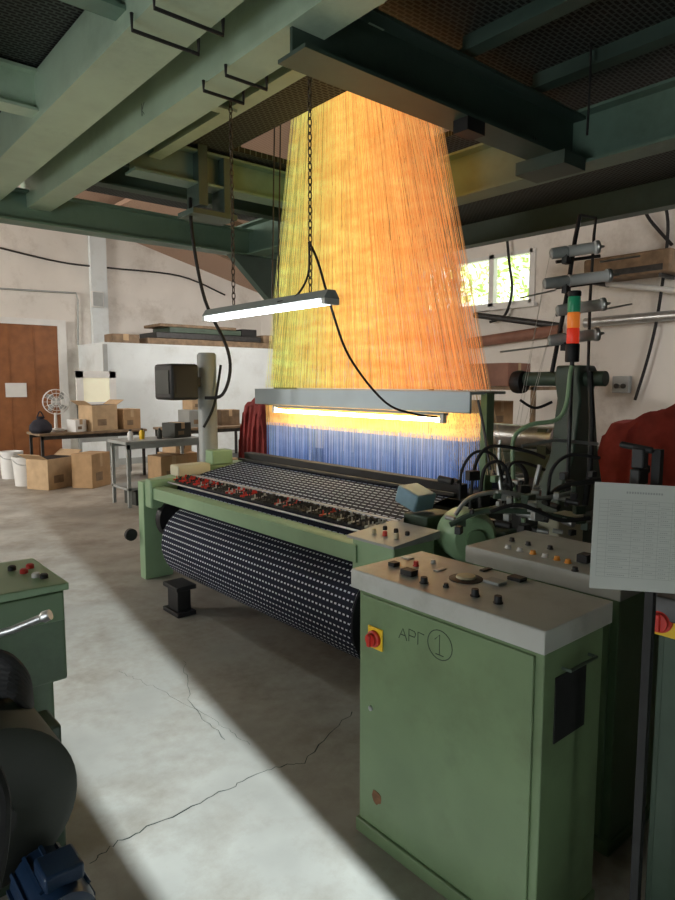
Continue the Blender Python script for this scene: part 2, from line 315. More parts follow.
tag(MB().tube([Rw(590,282),Rw(690,292)], .04, 12).build('wall_pipe','white'), 'thin white pipe high on the right wall near the photo edge', 'pipe')
for lab, pts in (('black cable dropping down the right wall left of the feeders', [Rw(505,215),Rw(509,260),Rw(512,290),Rw(505,315),Rw(490,322)]),
                 ('black cable curving down the right wall from the roof edge', [Rw(663,195),Rw(668,230),Rw(660,300),Rw(650,350),Rw(635,400)]),
                 ('thin dark cable crossing high on the right wall', [Rw(640,200),Rw(650,220),Rw(672,245)])):
    cable('wall_cable', lab, 'cable', pts, .022)
p = Rw(620,386,.1); o = thing('socket_box', 'small grey socket box on the right wall above the red cloth', 'electrical box', p)
MB().box(XR-.1,p.y-.12,p.z-.1,XR,p.y+.12,p.z+.14).build('body','grey',o,.01)
for s in (-1,1): MB().cyl((XR-.12,p.y+s*.05,p.z),(XR-.1,p.y+s*.05,p.z),.035).build('socket','dsteel',o)
p = Rw(630,268,.3); o = thing('wall_unit', 'long brown wall unit on brackets high behind the yarn feeders', 'wall unit', p)
MB().box(XR-.45,p.y-.6,p.z-.13,XR-.05,p.y+.6,p.z+.17).build('housing','plank',o,.03); MB().box(XR-.46,p.y-.5,p.z-.10,XR-.45,p.y+.5,p.z-.02).build('grille','dsteel',o)
for s in (-.45,.45): MB().box(XR-.4,p.y+s-.02,p.z-.18,XR,p.y+s+.02,p.z-.13).build('bracket','dsteel',o)
hb = MB()
for k in range(7500):
    zz = random.uniform(0,5.6)
    c = Vector((random.uniform(11.6,13.2), random.uniform(4.5,15.5), zz)); s = random.uniform(.08,.18)
    u = Vector((random.uniform(-1,1),random.uniform(-1,1),random.uniform(-1,1))).normalized(); v = u.orthogonal().normalized()
    hb.add([c-u*s, c+v*s*.6, c+u*s, c-v*s*.6], [(0,1,2,3)])
tag(hb.build('hedge_leaves','leaf',smooth=False), 'sunlit green foliage outside the window in the right wall', 'foliage', kind='stuff')
# ------------------------------------------------------------------ gantry
g = thing('steel_gantry', 'pale green steel gantry of girders and dark grating standing over the loom', 'gantry', (4.1,6.3,0))
G = lambda mb, m='gantry', nm='girder': mb.build(nm, m, g)
G(MB().ibeam('x', 2.42, 3.02, .30, .2, 1.80, 4.25), 'gantry_shaded')
G(MB().ibeam('x', 6.35, 3.0, .28, .2, -1.5, 4.75), 'gantry_half_lit')
G(MB().ibeam('x', 4.85, 3.16, .26, .18, 2.1, 4.0), 'gantry_half_lit')
G(MB().ibeam('y', 4.12, 3.0, .34, .2, YF+.1, 6.5), 'gantry_half_lit')
G(MB().ibeam('y', 6.35, 3.2, .28, .16, YF+.1, 6.5), 'gantry_shaded')
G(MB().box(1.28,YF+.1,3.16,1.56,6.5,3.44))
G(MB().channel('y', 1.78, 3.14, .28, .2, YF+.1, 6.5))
G(MB().ibeam('y', .55, 3.16, .3, .2, YF+.1, 6.5), 'gantry_half_lit')
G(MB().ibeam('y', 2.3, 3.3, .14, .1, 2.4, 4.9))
G(MB().ibeam('y', 2.95, 3.36, .12, .1, YF+.1, 2.4), 'gantry_shaded')
G(MB().ibeam('y', 3.62, 3.36, .12, .1, YF+.1, 2.4), 'gantry_shaded')
G(MB().ibeam('x', 1.0, 3.3, .16, .12, 2.0, 5.8), 'gantry_shaded')
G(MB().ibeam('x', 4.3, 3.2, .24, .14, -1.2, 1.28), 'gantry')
G(MB().ibeam('x', 3.0, 3.24, .2, .12, -1.2, 1.28), 'gantry_half_lit')
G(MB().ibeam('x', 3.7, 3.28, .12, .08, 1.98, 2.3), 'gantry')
G(MB().ibeam('x', 5.5, 3.22, .2, .12, 1.98, 4.0), 'gantry_shaded')
gy = YF+.1
gr = MB().box(-1.5,gy,3.46,2.9,6.6,3.5).box(4.0,gy,3.46,6.45,6.6,3.5).box(2.9,gy,3.46,4.0,3.05,3.5).box(2.9,4.7,3.46,4.0,6.6,3.5)
gr.build('grating','grating',g,smooth=False)
for x, y in ((4.6,6.35),(-1.2,6.35),(4.12,-1.2)): MB().box(x-.1,y-.1,0,x+.1,y+.1,3.0).build('column','gantry_shaded',g,.005)
MB().prism([(4.5,3.0),(4.5,2.5),(4.4,2.5),(3.85,3.0)],'y',6.3,6.4).build('gusset','gantry_shaded',g)
MB().box(2.62,4.75,3.0,2.70,4.95,3.5).box(2.55,4.72,2.92,2.95,4.98,2.96).box(2.85,4.75,2.96,2.92,4.95,3.4).build('bracket','gantry_shaded',g)
MB().box(3.75,2.25,2.94,4.0,2.6,3.02).build('bracket','gantry_shaded',g)
MB().box(2.9,2.32,2.95,3.05,2.42,3.02).build('bracket','black',g)
for yy in (2.9, 3.12):
    MB().tube([(1.76,yy,3.14),(1.76,yy,3.09),(2.0,yy,3.09),(2.0,yy,3.16)], .009, 8).build('clamp','black',g)
for yy in (2.62, 2.84):
    MB().tube([(1.26,yy,3.18),(1.26,yy,3.11),(1.58,yy,3.11),(1.58,yy,3.18)], .009, 8).build('clamp','black',g)
def strokes(name, polys, org, u, v, size, r, m, parent):
    mb = MB()
    for pl in polys: mb.tube([org+u*(a*size)+v*(b*size) for a, b in pl], r, 6)
    return mb.build(name, m, parent)
LA = [[(0,0),(.3,1),(.6,0)],[(.1,.35),(.5,.35)]]
LP = lambda ox: [[(ox,0),(ox,1),(ox+.4,.95),(ox+.5,.75),(ox+.4,.55),(ox,.5)]]
strokes('chalk_mark', LA+LP(.8), Vector((3.62,2.408,3.06)), Vector((1,0,0)), Vector((0,0,1)), .055, .0018, 'chalk', g)
strokes('chalk_mark', [[(0,0),(0,1)],[(.5,1),(0,.45),(.5,0)]], Vector((1.776,3.9,3.2)), Vector((0,-1,0)), Vector((0,0,1)), .07, .002, 'chalk', g)
for k, xx in enumerate((275, 281)):
    MB().tube([pt(xx,90,5.2),pt(xx-3,300,5.2)],.006,6).build('hanging_cord','dsteel',g)
MB().tube([pt(592,-5,3.6),pt(590,80,3.6),pt(587,135,3.6)],.007,6,sm=4).build('hanging_cord','dsteel',g)
MB().tube([pt(468,30,3.9),pt(500,48,3.9),pt(540,52,3.9),pt(575,75,3.9),pt(600,70,3.9)],.008,6,sm=5).build('hanging_cord','rubber',g)
o = thing('pattern_head', 'dark machine head above the gantry grating where the cords begin', 'loom head', (3.3,3.6,3.5))
MB().box(3.0,3.15,4.26,3.95,4.65,4.7).build('housing','gdark',o,.02)
for x in (2.95,3.98):
    for y in (3.0,4.75): MB().box(x-.04,y-.04,3.5,x+.04,y+.04,4.5).build('leg','gdark',o)
# ------------------------------------------------------------------ cords
def cords(name, m, layers, n, tx, ty, tz, bx, by, bz, r, colf, lab, jit=.0015):
    vs = []; fs = []; cols = []
    for L_ in range(layers):
        fx = (L_+.5)/layers
        for i in range(n):
            fy = (i + (L_*.618 % 1))/n
            j1 = random.uniform(-jit,jit); j0 = random.uniform(-jit,jit)*2
            t = Vector((tx[0]+(tx[1]-tx[0])*fx, ty[0]+(ty[1]-ty[0])*fy+j0, tz)); b = Vector((bx[0]+(bx[1]-bx[0])*fx, by[0]+(by[1]-by[0])*fy+j1, bz))
            c0, c1 = colf(fx, fy); k = len(vs)
            for q, cc in ((t, c0), (b, c1)):
                for w in range(3):
                    a_ = 2*PI*w/3+L_; vs.append(q+Vector((r*math.cos(a_), r*math.sin(a_), 0))); cols.append(cc)
            for w in range(3): fs.append((k+w, k+(w+1)%3, k+3+(w+1)%3, k+3+w))
    me = bpy.data.meshes.new(name); off = Vector(((bx[0]+bx[1])/2, (by[0]+by[1])/2, bz))
    me.from_pydata([v-off for v in vs], [], fs); ca = me.color_attributes.new('Col', 'FLOAT_COLOR', 'POINT')
    for i, c in enumerate(cols): ca.data[i].color = (*c, 1)
    me.materials.append(M[m]); o = bpy.data.objects.new(name, me); C.objects.link(o); o.location = off
    return tag(o, lab, 'cords', kind='stuff')
def mixc(a, b, t): t = max(0, min(1, t)); return tuple(x+(y-x)*t for x, y in zip(a, b))
def ccol(fx, fy):
    q = fy + random.uniform(-.13,.13)
    c = mixc((.84,.36,.13), (.92,.63,.19), q/.45) if q < .45 else mixc((.92,.63,.19), (.58,.66,.22), (q-.45)/.5)
    k = random.choice((.5,.75,.95,1.0,1.2))
    c1 = tuple(x*k for x in c); c0 = tuple(x*k for x in mixc(c, (.82,.68,.20), .4)); return c0, c1
RY0, RY1 = 2.64, 4.97
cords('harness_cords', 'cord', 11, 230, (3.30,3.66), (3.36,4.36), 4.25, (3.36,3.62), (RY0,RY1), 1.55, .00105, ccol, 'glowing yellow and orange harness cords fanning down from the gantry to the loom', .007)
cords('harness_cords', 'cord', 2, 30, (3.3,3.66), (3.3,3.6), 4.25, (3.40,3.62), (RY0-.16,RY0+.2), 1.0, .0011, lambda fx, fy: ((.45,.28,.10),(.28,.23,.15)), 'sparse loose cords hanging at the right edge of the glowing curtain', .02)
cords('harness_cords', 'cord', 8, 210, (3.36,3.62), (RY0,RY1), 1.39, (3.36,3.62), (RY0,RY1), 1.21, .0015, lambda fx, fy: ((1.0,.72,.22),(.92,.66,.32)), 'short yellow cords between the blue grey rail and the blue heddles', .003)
def hcol(fx, fy):
    c = random.choice(((.05,.11,.34),(.10,.20,.48),(.18,.30,.60),(.42,.50,.74))); return mixc(c,(.62,.68,.85),.35), c
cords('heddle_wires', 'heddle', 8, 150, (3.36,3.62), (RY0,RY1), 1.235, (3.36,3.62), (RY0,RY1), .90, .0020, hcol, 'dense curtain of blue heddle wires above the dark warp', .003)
# ------------------------------------------------------------------ loom
l = thing('weaving_loom', 'large green weaving loom with spotted dark blue fabric under the glowing cords', 'loom', (2.9,3.6,0))
H = lambda mb, nm, m, bv=.004: mb.build(nm, m, l, bv)
FY = 4.93; NY = 2.42; X0 = 2.24
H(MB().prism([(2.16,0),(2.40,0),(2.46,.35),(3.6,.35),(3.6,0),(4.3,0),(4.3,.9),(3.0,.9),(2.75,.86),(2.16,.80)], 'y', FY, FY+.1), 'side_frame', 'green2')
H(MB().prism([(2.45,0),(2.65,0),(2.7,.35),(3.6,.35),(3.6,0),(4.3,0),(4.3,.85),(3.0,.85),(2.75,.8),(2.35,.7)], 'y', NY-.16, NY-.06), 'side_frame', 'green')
H(MB().prism([(X0-.05,.675),(X0-.05,.765),(X0-.02,.775),(X0+.04,.775),(X0+.04,.755),(X0-.02,.75),(X0-.02,.69),(X0+.06,.69),(X0+.06,.675)], 'y', NY, FY), 'breast_beam', 'green2', .002)
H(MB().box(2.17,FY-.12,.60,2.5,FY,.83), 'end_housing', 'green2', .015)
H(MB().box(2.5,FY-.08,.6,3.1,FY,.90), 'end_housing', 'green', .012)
H(MB().box(2.42,FY-.1,.83,2.72,FY+.05,.92), 'switch_box', 'cream', .012)
H(MB().box(2.75,FY-.08,.9,2.95,FY+.05,1.02), 'switch_box', 'green2', .012)
nb = H(MB().box(2.20,2.16,.40,2.50,2.46,.80), 'control_box', 'green2', .008)
MB().prism([(2.18,.80),(2.52,.80),(2.52,.845),(2.18,.815)],'y',2.14,2.48).build('top_plate','grey',nb,.003)
for i in range(3):
    for j in range(2):
        MB().lathe([(.012,0),(.012,.02),(.009,.026)], (2.28+.08*j,2.22+.08*i,.825), (0,0,1),12).build('button', ['beige','black','red','black','beige','black'][i*2+j], nb)
cx, cz, r = 2.42, .36, .285; RE = FY-.36
circ = [(cx+r*math.cos(2*PI*k/72), cz+r*math.sin(2*PI*k/72)) for k in range(73)]
surf('cloth_roll', 'fabric', circ, NY-.02, RE, l)
for y in (NY-.03, RE-.01): H(MB().cyl((cx,y,cz),(cx,y+.012,cz),r-.004,seg=40), 'roll_end', 'cloth_dark', 0)
H(MB().cyl((cx,NY-.06,cz),(cx,FY,cz),.045), 'roll_shaft', 'steel', 0)
H(MB().lathe([(.05,0),(.17,.0),(.18,.02),(.18,.06),(.05,.07)],(cx-.02,FY-.14,.50),(0,1,0),32), 'drive_disc', 'black', 0)
surf('fabric_sheet', 'warp', [(3.06,.93),(2.9,.90),(2.65,.855),(2.44,.80),(2.41,.785),(2.39,.76),(2.38,.70),(2.36,.63)], NY+.06, FY-.14, l)
H(MB().cyl((2.47,NY,.74),(2.47,FY-.05,.74),.045,seg=24), 'guide_roller', 'dsteel', 0)
H(MB().box(2.36,NY+.02,.80,2.39,FY-.15,.82), 'temple_bar', 'dsteel')
H(MB().cyl((2.32,NY,.80),(2.32,FY-.12,.80),.007,seg=10), 'temple_rod', 'steel', 0)
H(MB().cyl((2.52,NY+.02,.845),(2.52,FY-.15,.845),.006,seg=10), 'temple_rod', 'steel', 0)
random.seed(3)
base = [MB().box(2.34,0,.820,2.42,.008,.832).box(2.365,.002,.832,2.372,.006,.856).box(2.42,.002,.832,2.50,.005,.84).box(2.44,.0,.838,2.455,.006,.856).build('temple_clip', mm, l) for mm in ('dsteel','lid','red','dsteel','black','black')]
n = 88
for i in range(n):
    y = NY+.06+(FY-.24-NY)*i/(n-1); src = base[random.randrange(6)]
    o = src.copy(); C.objects.link(o); o.location = (random.uniform(-.012,.012), y, 0)
for b_ in base: bpy.data.objects.remove(b_)
H(MB().box(3.05,NY+.02,.90,3.12,FY-.1,.99), 'reed', 'black')
H(MB().box(2.985,NY+.02,.925,3.01,FY-.1,.945), 'lease_bar', 'dsteel')
H(MB().box(3.2,NY,.80,3.32,FY-.06,.92), 'sley_beam', 'black')
H(MB().box(3.66,NY,.78,3.72,FY-.06,1.0), 'back_bar', 'black')
H(MB().box(3.12,NY+.02,.86,4.3,FY-.1,.88), 'warp_sheet', 'cloth_dark')
H(MB().lathe([(.34,0),(.34,.02),(.2,.02),(.2,2.3),(.34,2.3),(.34,2.32)], (4.45,NY+.08,.55), (0,1,0), 40), 'warp_beam', 'dsteel', 0)
H(MB().prism([(3.30,1.405),(3.32,1.40),(3.32,1.52),(3.68,1.52),(3.68,1.54),(3.30,1.54)],'y',RY0-.06,RY1+.06), 'comber_rail', 'rail', .003)
for y in (RY0-.08, RY1+.01): H(MB().box(3.45,y,.85,3.53,y+.05,1.53), 'rail_post', 'green')
H(MB().box(3.55,4.96,0.3,3.95,5.1,1.25), 'end_column', 'green')
H(MB().box(1.95,3.95,0,2.09,4.18,.03).box(1.97,3.99,.03,2.07,4.14,.18).box(1.95,3.96,.18,2.10,4.17,.21), 'pedestal', 'black')
H(MB().cyl((2.10,5.04,.36),(2.10,5.08,.36),.05), 'pulley', 'black')
H(MB().lathe([(.06,0),(.13,.008),(.14,.03),(.14,.16),(.11,.2)], (2.74,2.20,.80), (-.5,-1,0), 36), 'gear_housing', 'green2', .003)
H(MB().lathe([(.05,.20),(.05,.22),(.02,.225)], (2.74,2.20,.80), (-.5,-1,0), 24), 'gear_hub', 'green', 0)
H(MB().rbox((2.70,2.48,.95),(.16,.16,.10),Matrix.Rotation(.3,3,'X')), 'sensor_cover', 'pblue', .01)
H(MB().box(2.62,2.32,.78,2.86,2.5,.87), 'gearbox', 'gdark', .01)
H(MB().box(2.9,2.0,.55,3.9,2.3,.80), 'end_gearbox', 'gdark', .02)
H(MB().box(3.0,1.98,.80,3.2,2.2,.90), 'valve_block', 'dsteel', .01)
H(MB().box(3.15,1.85,.62,3.42,1.98,.86), 'valve_block', 'cream', .01)
cy = 2.02
H(MB().prism([(3.40,.70),(4.0,.70),(3.95,.95),(3.88,1.15),(3.80,1.55),(3.84,1.66),(3.80,1.70),(3.62,1.70),(3.60,1.62),(3.64,1.5),(3.58,1.15),(3.46,.98)], 'y', cy, cy+.16), 'end_casting', 'gdark', .012)
H(MB().cyl((3.7,cy-.12,1.62),(3.7,cy+.42,1.62),.045,seg=24), 'casting_roller', 'gdark', .003)
H(MB().lathe([(.02,0),(.07,0),(.075,.02),(.075,.05),(.07,.07),(.02,.07)], (3.68,cy+.42,1.60), (0,1,0)), 'flange', 'black', 0)
hw = H(MB().tube([(3.12,2.12+.085*math.cos(a_*PI/12),1.06+.085*math.sin(a_*PI/12)) for a_ in range(24)], .014, 8, closed=True), 'hand_wheel', 'black', 0)
MB().cyl((3.12,2.04,1.06),(3.12,2.20,1.06),.008).cyl((3.12,2.12,.98),(3.12,2.12,1.14),.008).cyl((3.10,2.12,1.06),(3.2,2.12,1.06),.02).cyl((3.12,2.12,.8),(3.12,2.12,.98),.012).build('spoke','steel',hw)
def hose(pix, dd, r, m, nm='hose', sm=6):
    return H(MB().tube([pt(x,y,dd) for x,y in pix], r, 8, sm=sm), nm, m, 0)
hose([(515,505),(513,470),(514,438),(530,425),(556,420),(566,405),(570,375),(572,366)], 3.55, .012, 'green2', 'air_pipe')
hose([(470,510),(474,470),(484,450),(500,446),(530,452),(545,458)], 3.4, .009, 'rubber')
hose([(480,508),(484,470),(500,462),(510,480),(512,508)], 3.3, .009, 'rubber')
hose([(505,512),(508,470),(520,462),(545,470)], 3.45, .008, 'rubber')
hose([(455,515),(470,498),(500,492),(540,498),(575,492)], 3.2, .011, 'steel', 'lever')
hose([(450,525),(480,512),(530,512),(580,522)], 3.1, .014, 'gdark', 'lever')
hose([(530,520),(536,480),(540,465)], 3.4, .012, 'steel', 'lever', 0)
hose([(490,512),(520,505),(560,520),(590,518)], 3.0, .010, 'rubber')
hose([(545,505),(560,488),(600,480)], 3.3, .015, 'dsteel', 'lever')
hose([(478,400),(484,430),(490,470)], 4.0, .008, 'dsteel')
hose([(520,400),(535,408),(552,402)], 3.7, .008, 'rubber')
hose([(500,440),(498,470),(502,500)], 3.6, .010, 'steel', 'lever', 0)
hose([(522,446),(556,440),(598,444)], 3.7, .010, 'steel', 'lever', 0)
hose([(460,500),(462,470),(476,452),(496,458),(504,490)], 3.5, .008, 'rubber')
hose([(548,500),(552,470),(570,455),(600,458)], 3.3, .009, 'rubber')
random.seed(5)
for k in range(58):
    p = pt(random.uniform(450,608), random.uniform(474,535), random.uniform(3.0,3.5)); s = random.uniform(.018,.042)
    R_ = Matrix.Rotation(random.uniform(-.6,.6),3,'Z')
    if k % 3: H(MB().rbox(p,(s*1.6,s,s*1.2),R_), 'fitting', random.choice(['dsteel','black','gdark','steel','green2','grey']), .003)
    else: H(MB().cyl(p, p+R_@Vector((0,s*2.2,.2*s)), s*.5, seg=14), 'fitting', random.choice(['dsteel','steel','black','steel']), .002)
o = thing('tube_lamp', 'glowing warm tube lamp fixed below the blue grey rail', 'lamp', (3.27,3.6,1.36))
MB().box(3.24,2.74,1.385,3.29,4.66,1.40).build('batten','grey',o); MB().cyl((3.25,2.78,1.355),(3.25,4.61,1.355),.014,seg=12).build('tube','tubeY',o)
for y in (2.74,4.63): MB().box(3.235,y,1.335,3.27,y+.03,1.39).build('lamp_holder','white',o)
# ------------------------------------------------------------------ hanging lamp
LX = 2.2; a = atx(332,302,LX); b = atx(209,320,LX); z = 2.03
o = thing('hanging_tube_lamp', 'long lit fluorescent lamp hanging on two chains before the cords', 'lamp', (LX,(a.y+b.y)/2,z))
MB().prism([(LX-.055,z),(LX-.025,z+.045),(LX+.025,z+.045),(LX+.055,z)],'y',a.y,b.y).build('housing','grey',o,.003)
for s in (-1,1): MB().cyl((LX+s*.025,a.y+.04,z-.016),(LX+s*.025,b.y-.04,z-.016),.012,seg=12).build('tube','tube',o)
for y in (a.y,b.y-.03): MB().box(LX-.05,y,z-.03,LX+.05,y+.03,z).build('end_cap','white',o)
def chain(y, top, parent):
    mb = MB(); zz = z+.045; k = 0
    while zz < top:
        pts = []
        for q in range(12):
            a_ = 2*PI*q/12; u = .011*math.cos(a_); w = .024*math.sin(a_)
            pts.append((LX+(u if k%2 else 0), y+(0 if k%2 else u), zz+.024+w))
        mb.tube(pts, .0035, 5, closed=True); zz += .037; k += 1
    return mb.build('chain','chain',parent)
chain(atx(310,200,LX).y, 3.3, o); chain(atx(232,200,LX).y, 3.3, o)
cable('power_cable', 'black cable looping from the hanging lamp down to the rail lamp', 'cable', [pt(309,242,3.5),pt(318,262,3.5),pt(332,310,3.55),pt(350,358,3.7),pt(385,402,3.9),pt(415,414,4.05),pt(437,417,4.1)], .007)
cable('power_cable', 'black cable hanging from the gantry down to the black terminal', 'cable', [pt(190,198,5.2),pt(193,240,5.2),(pt(205,300,5.3)),pt(226,345,5.35),pt(230,372,5.4),pt(222,395,5.4),pt(205,398,5.4)], .014)
cable('power_cable', 'short black cable looping over the hanging lamp', 'cable', [pt(309,242,3.5),pt(308,275,3.5),pt(295,297,3.55),pt(278,302,3.65)], .006)
# ------------------------------------------------------------------ terminal
px_, py_ = 2.93, 5.24
o = thing('terminal_post', 'round grey metal post with black terminal beyond the loom end', 'terminal', (px_,py_,0))
MB().lathe([(.14,0),(.14,.02),(.085,.03),(.085,1.84),(.07,1.86)], (px_,py_,0), (0,0,1), 28).build('post','grey',o)
m_ = MB().rbox((px_-.29,py_+.02,1.60),(.26,.34,.31)).build('terminal_housing','black',o,.025)
MB().box(px_-.428,py_-.11,1.50,px_-.422,py_+.15,1.70).build('screen','drum',m_); MB().box(px_-.38,py_-.155,1.50,px_-.20,py_-.15,1.70).build('side_panel','black',m_)
MB().box(px_-.18,py_-.03,1.56,px_-.06,py_+.03,1.64).build('arm','black',o)
MB().tube([(px_-.1,py_-.1,1.2),(px_+.0,py_-.12,1.4),(px_+.08,py_-.11,1.75)],.012,8,sm=5).build('hose','rubber',o)
# ------------------------------------------------------------------ signal tower and feeders
p = pt(572,362,3.6); o = thing('signal_tower', 'signal tower lamp with green orange and red lenses on a thin pole', 'signal light', (p.x,p.y,.9))
MB().cyl((p.x,p.y,.9),(p.x,p.y,p.z),.012).build('pole','dsteel',o)
zz = p.z
for nm, h, rr, mm in (('base',.10,.038,'black'),('lens',.085,.034,'lred'),('lens',.085,.034,'lorg'),('lens',.085,.034,'lgrn'),('cap',.03,.036,'black')):
    MB().lathe([(rr*.92,0),(rr,.006),(rr,h-.006),(rr*.92,h)],(p.x,p.y,zz),(0,0,1),28).build(nm,mm,o); zz += h
sp = pt(577,300,3.85)
o = thing('feeder_stand', 'dark leaning metal stand carrying yarn feeders behind the signal tower', 'stand', (sp.x,sp.y,.8))
MB().tube([pt(552,372,3.85),pt(566,300,3.85),pt(575,240,3.85),pt(580,215,3.85)],.013,8).build('upright','black',o)
MB().tube([pt(588,372,3.85),pt(590,300,3.85),pt(594,235,3.85),pt(596,218,3.85),pt(580,215,3.85)],.009,8).build('upright','dsteel',o)
MB().tube([pt(590,372,3.85),pt(592,420,3.85),pt(590,470,3.85),pt(585,505,3.85)],.018,8).build('leg','black',o)
for y0_ in (262,288,315,342): MB().tube([pt(556,y0_,3.85),pt(600,y0_-6,3.85)],.010,8).build('cross_bar','dsteel',o)
for (xa,ya,xb,yb) in ((500,352,556,345),(520,298,556,290),(600,262,640,256),(600,310,632,304)): MB().tube([pt(xa,ya,3.85),pt(xb,yb,3.85)],.005,6).build('guide_rod','steel',o)
fl_ = ['topmost yarn feeder on the dark feeder stand', 'second yarn feeder from the top, the longest one', 'third yarn feeder from the top on the feeder stand', 'lowest yarn feeder just right of the signal tower']
for k, (xa,ya,xb,yb) in enumerate(((550,254,606,246),(543,284,622,274),(556,311,612,303),(548,341,606,333))):
    A_ = pt(xa,ya,3.78); B_ = pt(xb,yb,3.74); D_ = B_-A_; Ln = D_.length; D_.normalize()
    o = thing('yarn_feeder', fl_[k], 'yarn feeder', A_, 'yarn feeders on the stand')
    MB().lathe([(.02,0),(.032,.01),(.034,Ln*.30),(.026,Ln*.33)],A_,D_,20).build('motor','grey',o)
    MB().lathe([(.036,0),(.032,.01),(.032,Ln*.45),(.040,Ln*.48)],A_+D_*(Ln*.33),D_,20).build('spool','white',o)
    MB().lathe([(.036,0),(.040,.008),(.036,.02),(.008,.03),(.006,Ln*.15)],A_+D_*(Ln*.82),D_,20).build('eyelet','steel',o)
    MB().rbox(A_+D_*(Ln*.3)+Vector((0,0,-.045)),(.05,.03,.05)).build('mount','black',o)
    MB().tube([A_,pt(515+4*k,430,3.72)],.0013,5).build('yarn','thread',o)
# ------------------------------------------------------------------ control cabinets
def rot_switch(parent, p, ax, r=.026):
    ax = Vector(ax); s = MB().box(p.x-.006,p.y-r*1.25,p.z-r*1.35,p.x,p.y+r*1.25,p.z+r*1.35).build('main_switch','yellow',parent,.003)
    MB().lathe([(r,0),(r,.010),(r*.8,.014),(r*.78,.024)],p+ax*.006,ax,24).build('knob','red',s)
    MB().rbox(p+ax*.032,(.014,r*.5,r*1.5)).build('grip','red',s,.002)
def cabinet(x0,x1,y0,y1,h,lab,mt='green',lid='lid'):
    o = thing('control_cabinet', lab, 'control cabinet', ((x0+x1)/2,(y0+y1)/2,0))
    MB().box(x0+.010,y0+.004,.05,x1-.010,y1-.004,h-.06).box(x0,y0-.002,0,x1,y1+.004,.05).build('body',mt,o,.004)
    dd = MB().box(x0,y0+.03,.065,x0+.010,y1-.022,h-.085).build('door',mt,o,.003)
    MB().prism([(x0-.018,h-.065),(x1+.010,h-.065),(x1+.010,h),(x0-.014,h),(x0-.018,h-.006)],'y',y0-.012,y1+.012).build('lid',lid,o,.003)
    return o, dd
CH = .963; CX = 1.468
c1, d1 = cabinet(CX,1.80,.890,1.615,CH,'green control cabinet with handwritten mark and knobs on its grey lid, nearest the camera','cabgreen')
p = atx(376,638,CX); rot_switch(c1, p, (-1,0,0), .028)
p = atx(371,708,CX); MB().lathe([(.009,0),(.009,.005),(.004,.006)],p,(-1,0,0),16).build('lock','steel',d1)
def mark(px0,py0,px1,py1,polys,nm):
    a = atx(px0,py0,CX); b = atx(px1,py1,CX)
    mb = MB()
    for pl in polys: mb.tube([Vector((CX, a.y+(b.y-a.y)*u, b.z+(a.z-b.z)*v)) for u, v in pl], .0014, 5)
    mb.build(nm,'ink',d1)
mark(399,627,407,641,[[(0,0),(.5,1),(1,0)],[(.2,.4),(.8,.4)]],'letter_mark')
mark(409,629,416,644,[[(0,0),(0,1),(.8,.95),(.95,.75),(.8,.5),(0,.48)]],'letter_mark')
mark(418,632,424,647,[[(0,0),(0,1),(1,.95)]],'letter_mark')
mark(428,626,452,665,[[(.5+.5*math.cos(k*PI/12), .5+.5*math.sin(k*PI/12)) for k in range(25)]],'circle_mark')
mark(435,633,444,657,[[(0,.7),(.5,1),(.5,0)],[(.1,0),(.95,0)]],'number_mark')
a = atx(376,797,CX); pts = []
random.seed(4)
for k in range(14):
    rr = random.uniform(.6,1); pts.append((a.y+.028*rr*math.cos(2*PI*k/14), a.z+.035*rr*math.sin(2*PI*k/14)))
MB().prism(pts,'x',CX-.0012,CX+.001).build('rust_patch','rust',d1)
ys = .894
a = aty(555,678,ys); b = aty(583,724,ys)
MB().box(a.x,ys-.004,b.z,b.x,ys+.01,a.z).build('connector_plate','rubber',c1,.001)
a = aty(562,668,ys); b = aty(588,662,ys)
MB().tube([(a.x,ys+.01,a.z),(a.x,ys-.025,a.z),(b.x,ys-.025,a.z),(b.x,ys+.01,a.z)],.005,8).build('side_handle','gdark',c1)
def block(px,py,sx,sy,sz,m,par,h=CH,nm='switch'):
    p = atz(px,py,h); return MB().box(p.x-sx/2,p.y-sy/2,h,p.x+sx/2,p.y+sy/2,h+sz).build(nm,m,par,.002)
def kn(px,py,r,hh,m,par,h=CH,nm='knob'):
    p = atz(px,py,h); return MB().lathe([(r*1.25,0),(r*1.25,.003),(r,.004),(r*.9,hh)],p,(0,0,1),20).build(nm,m,par)
block(394,566,.03,.03,.015,'black',c1); block(407,558,.03,.045,.004,'white',c1,nm='label_plate'); block(409,575,.035,.05,.02,'black',c1)
kn(416,566,.009,.018,'red',c1,nm='push_button'); kn(424,583,.012,.02,'black',c1); kn(446,587,.008,.012,'black',c1); kn(433,563,.008,.012,'white',c1,nm='push_button')
ring = kn(466,579,.044,.006,'black',c1,nm='dial_rim'); kn(466,579,.034,.012,'beige',ring,nm='dial')
block(495,583,.045,.06,.01,'grey',c1,nm='display'); block(517,580,.04,.05,.012,'black',c1,nm='display')
kn(475,596,.012,.022,'black',c1); kn(498,603,.012,.022,'black',c1); block(440,570,.05,.02,.004,'white',c1,nm='label_plate'); block(486,570,.05,.02,.005,'dsteel',c1,nm='slot')
c2, d2 = cabinet(2.02,2.4,.96,1.56,CH,'second green control cabinet with white and orange buttons, behind the nearest one','green')
rot_switch(c2, Vector((2.02,1.15,.72)), (-1,0,0))
for k,(x,y,m) in enumerate(((508,548,'white'),(520,551,'white'),(533,554,'orange'),(545,557,'white'),(557,560,'orange'),(568,563,'orange'),(575,571,'dsteel'),(512,541,'dsteel'),(528,545,'dsteel'),(550,549,'dsteel'))):
    kn(x,y,.010,.014,m,c2,nm='push_button')
block(585,562,.05,.04,.03,'black',c2,nm='display')
c3, d3 = cabinet(1.80,2.2,.15,.75,1.02,'dark green control cabinet with yellow and red switch at the right edge','gdark','dsteel')
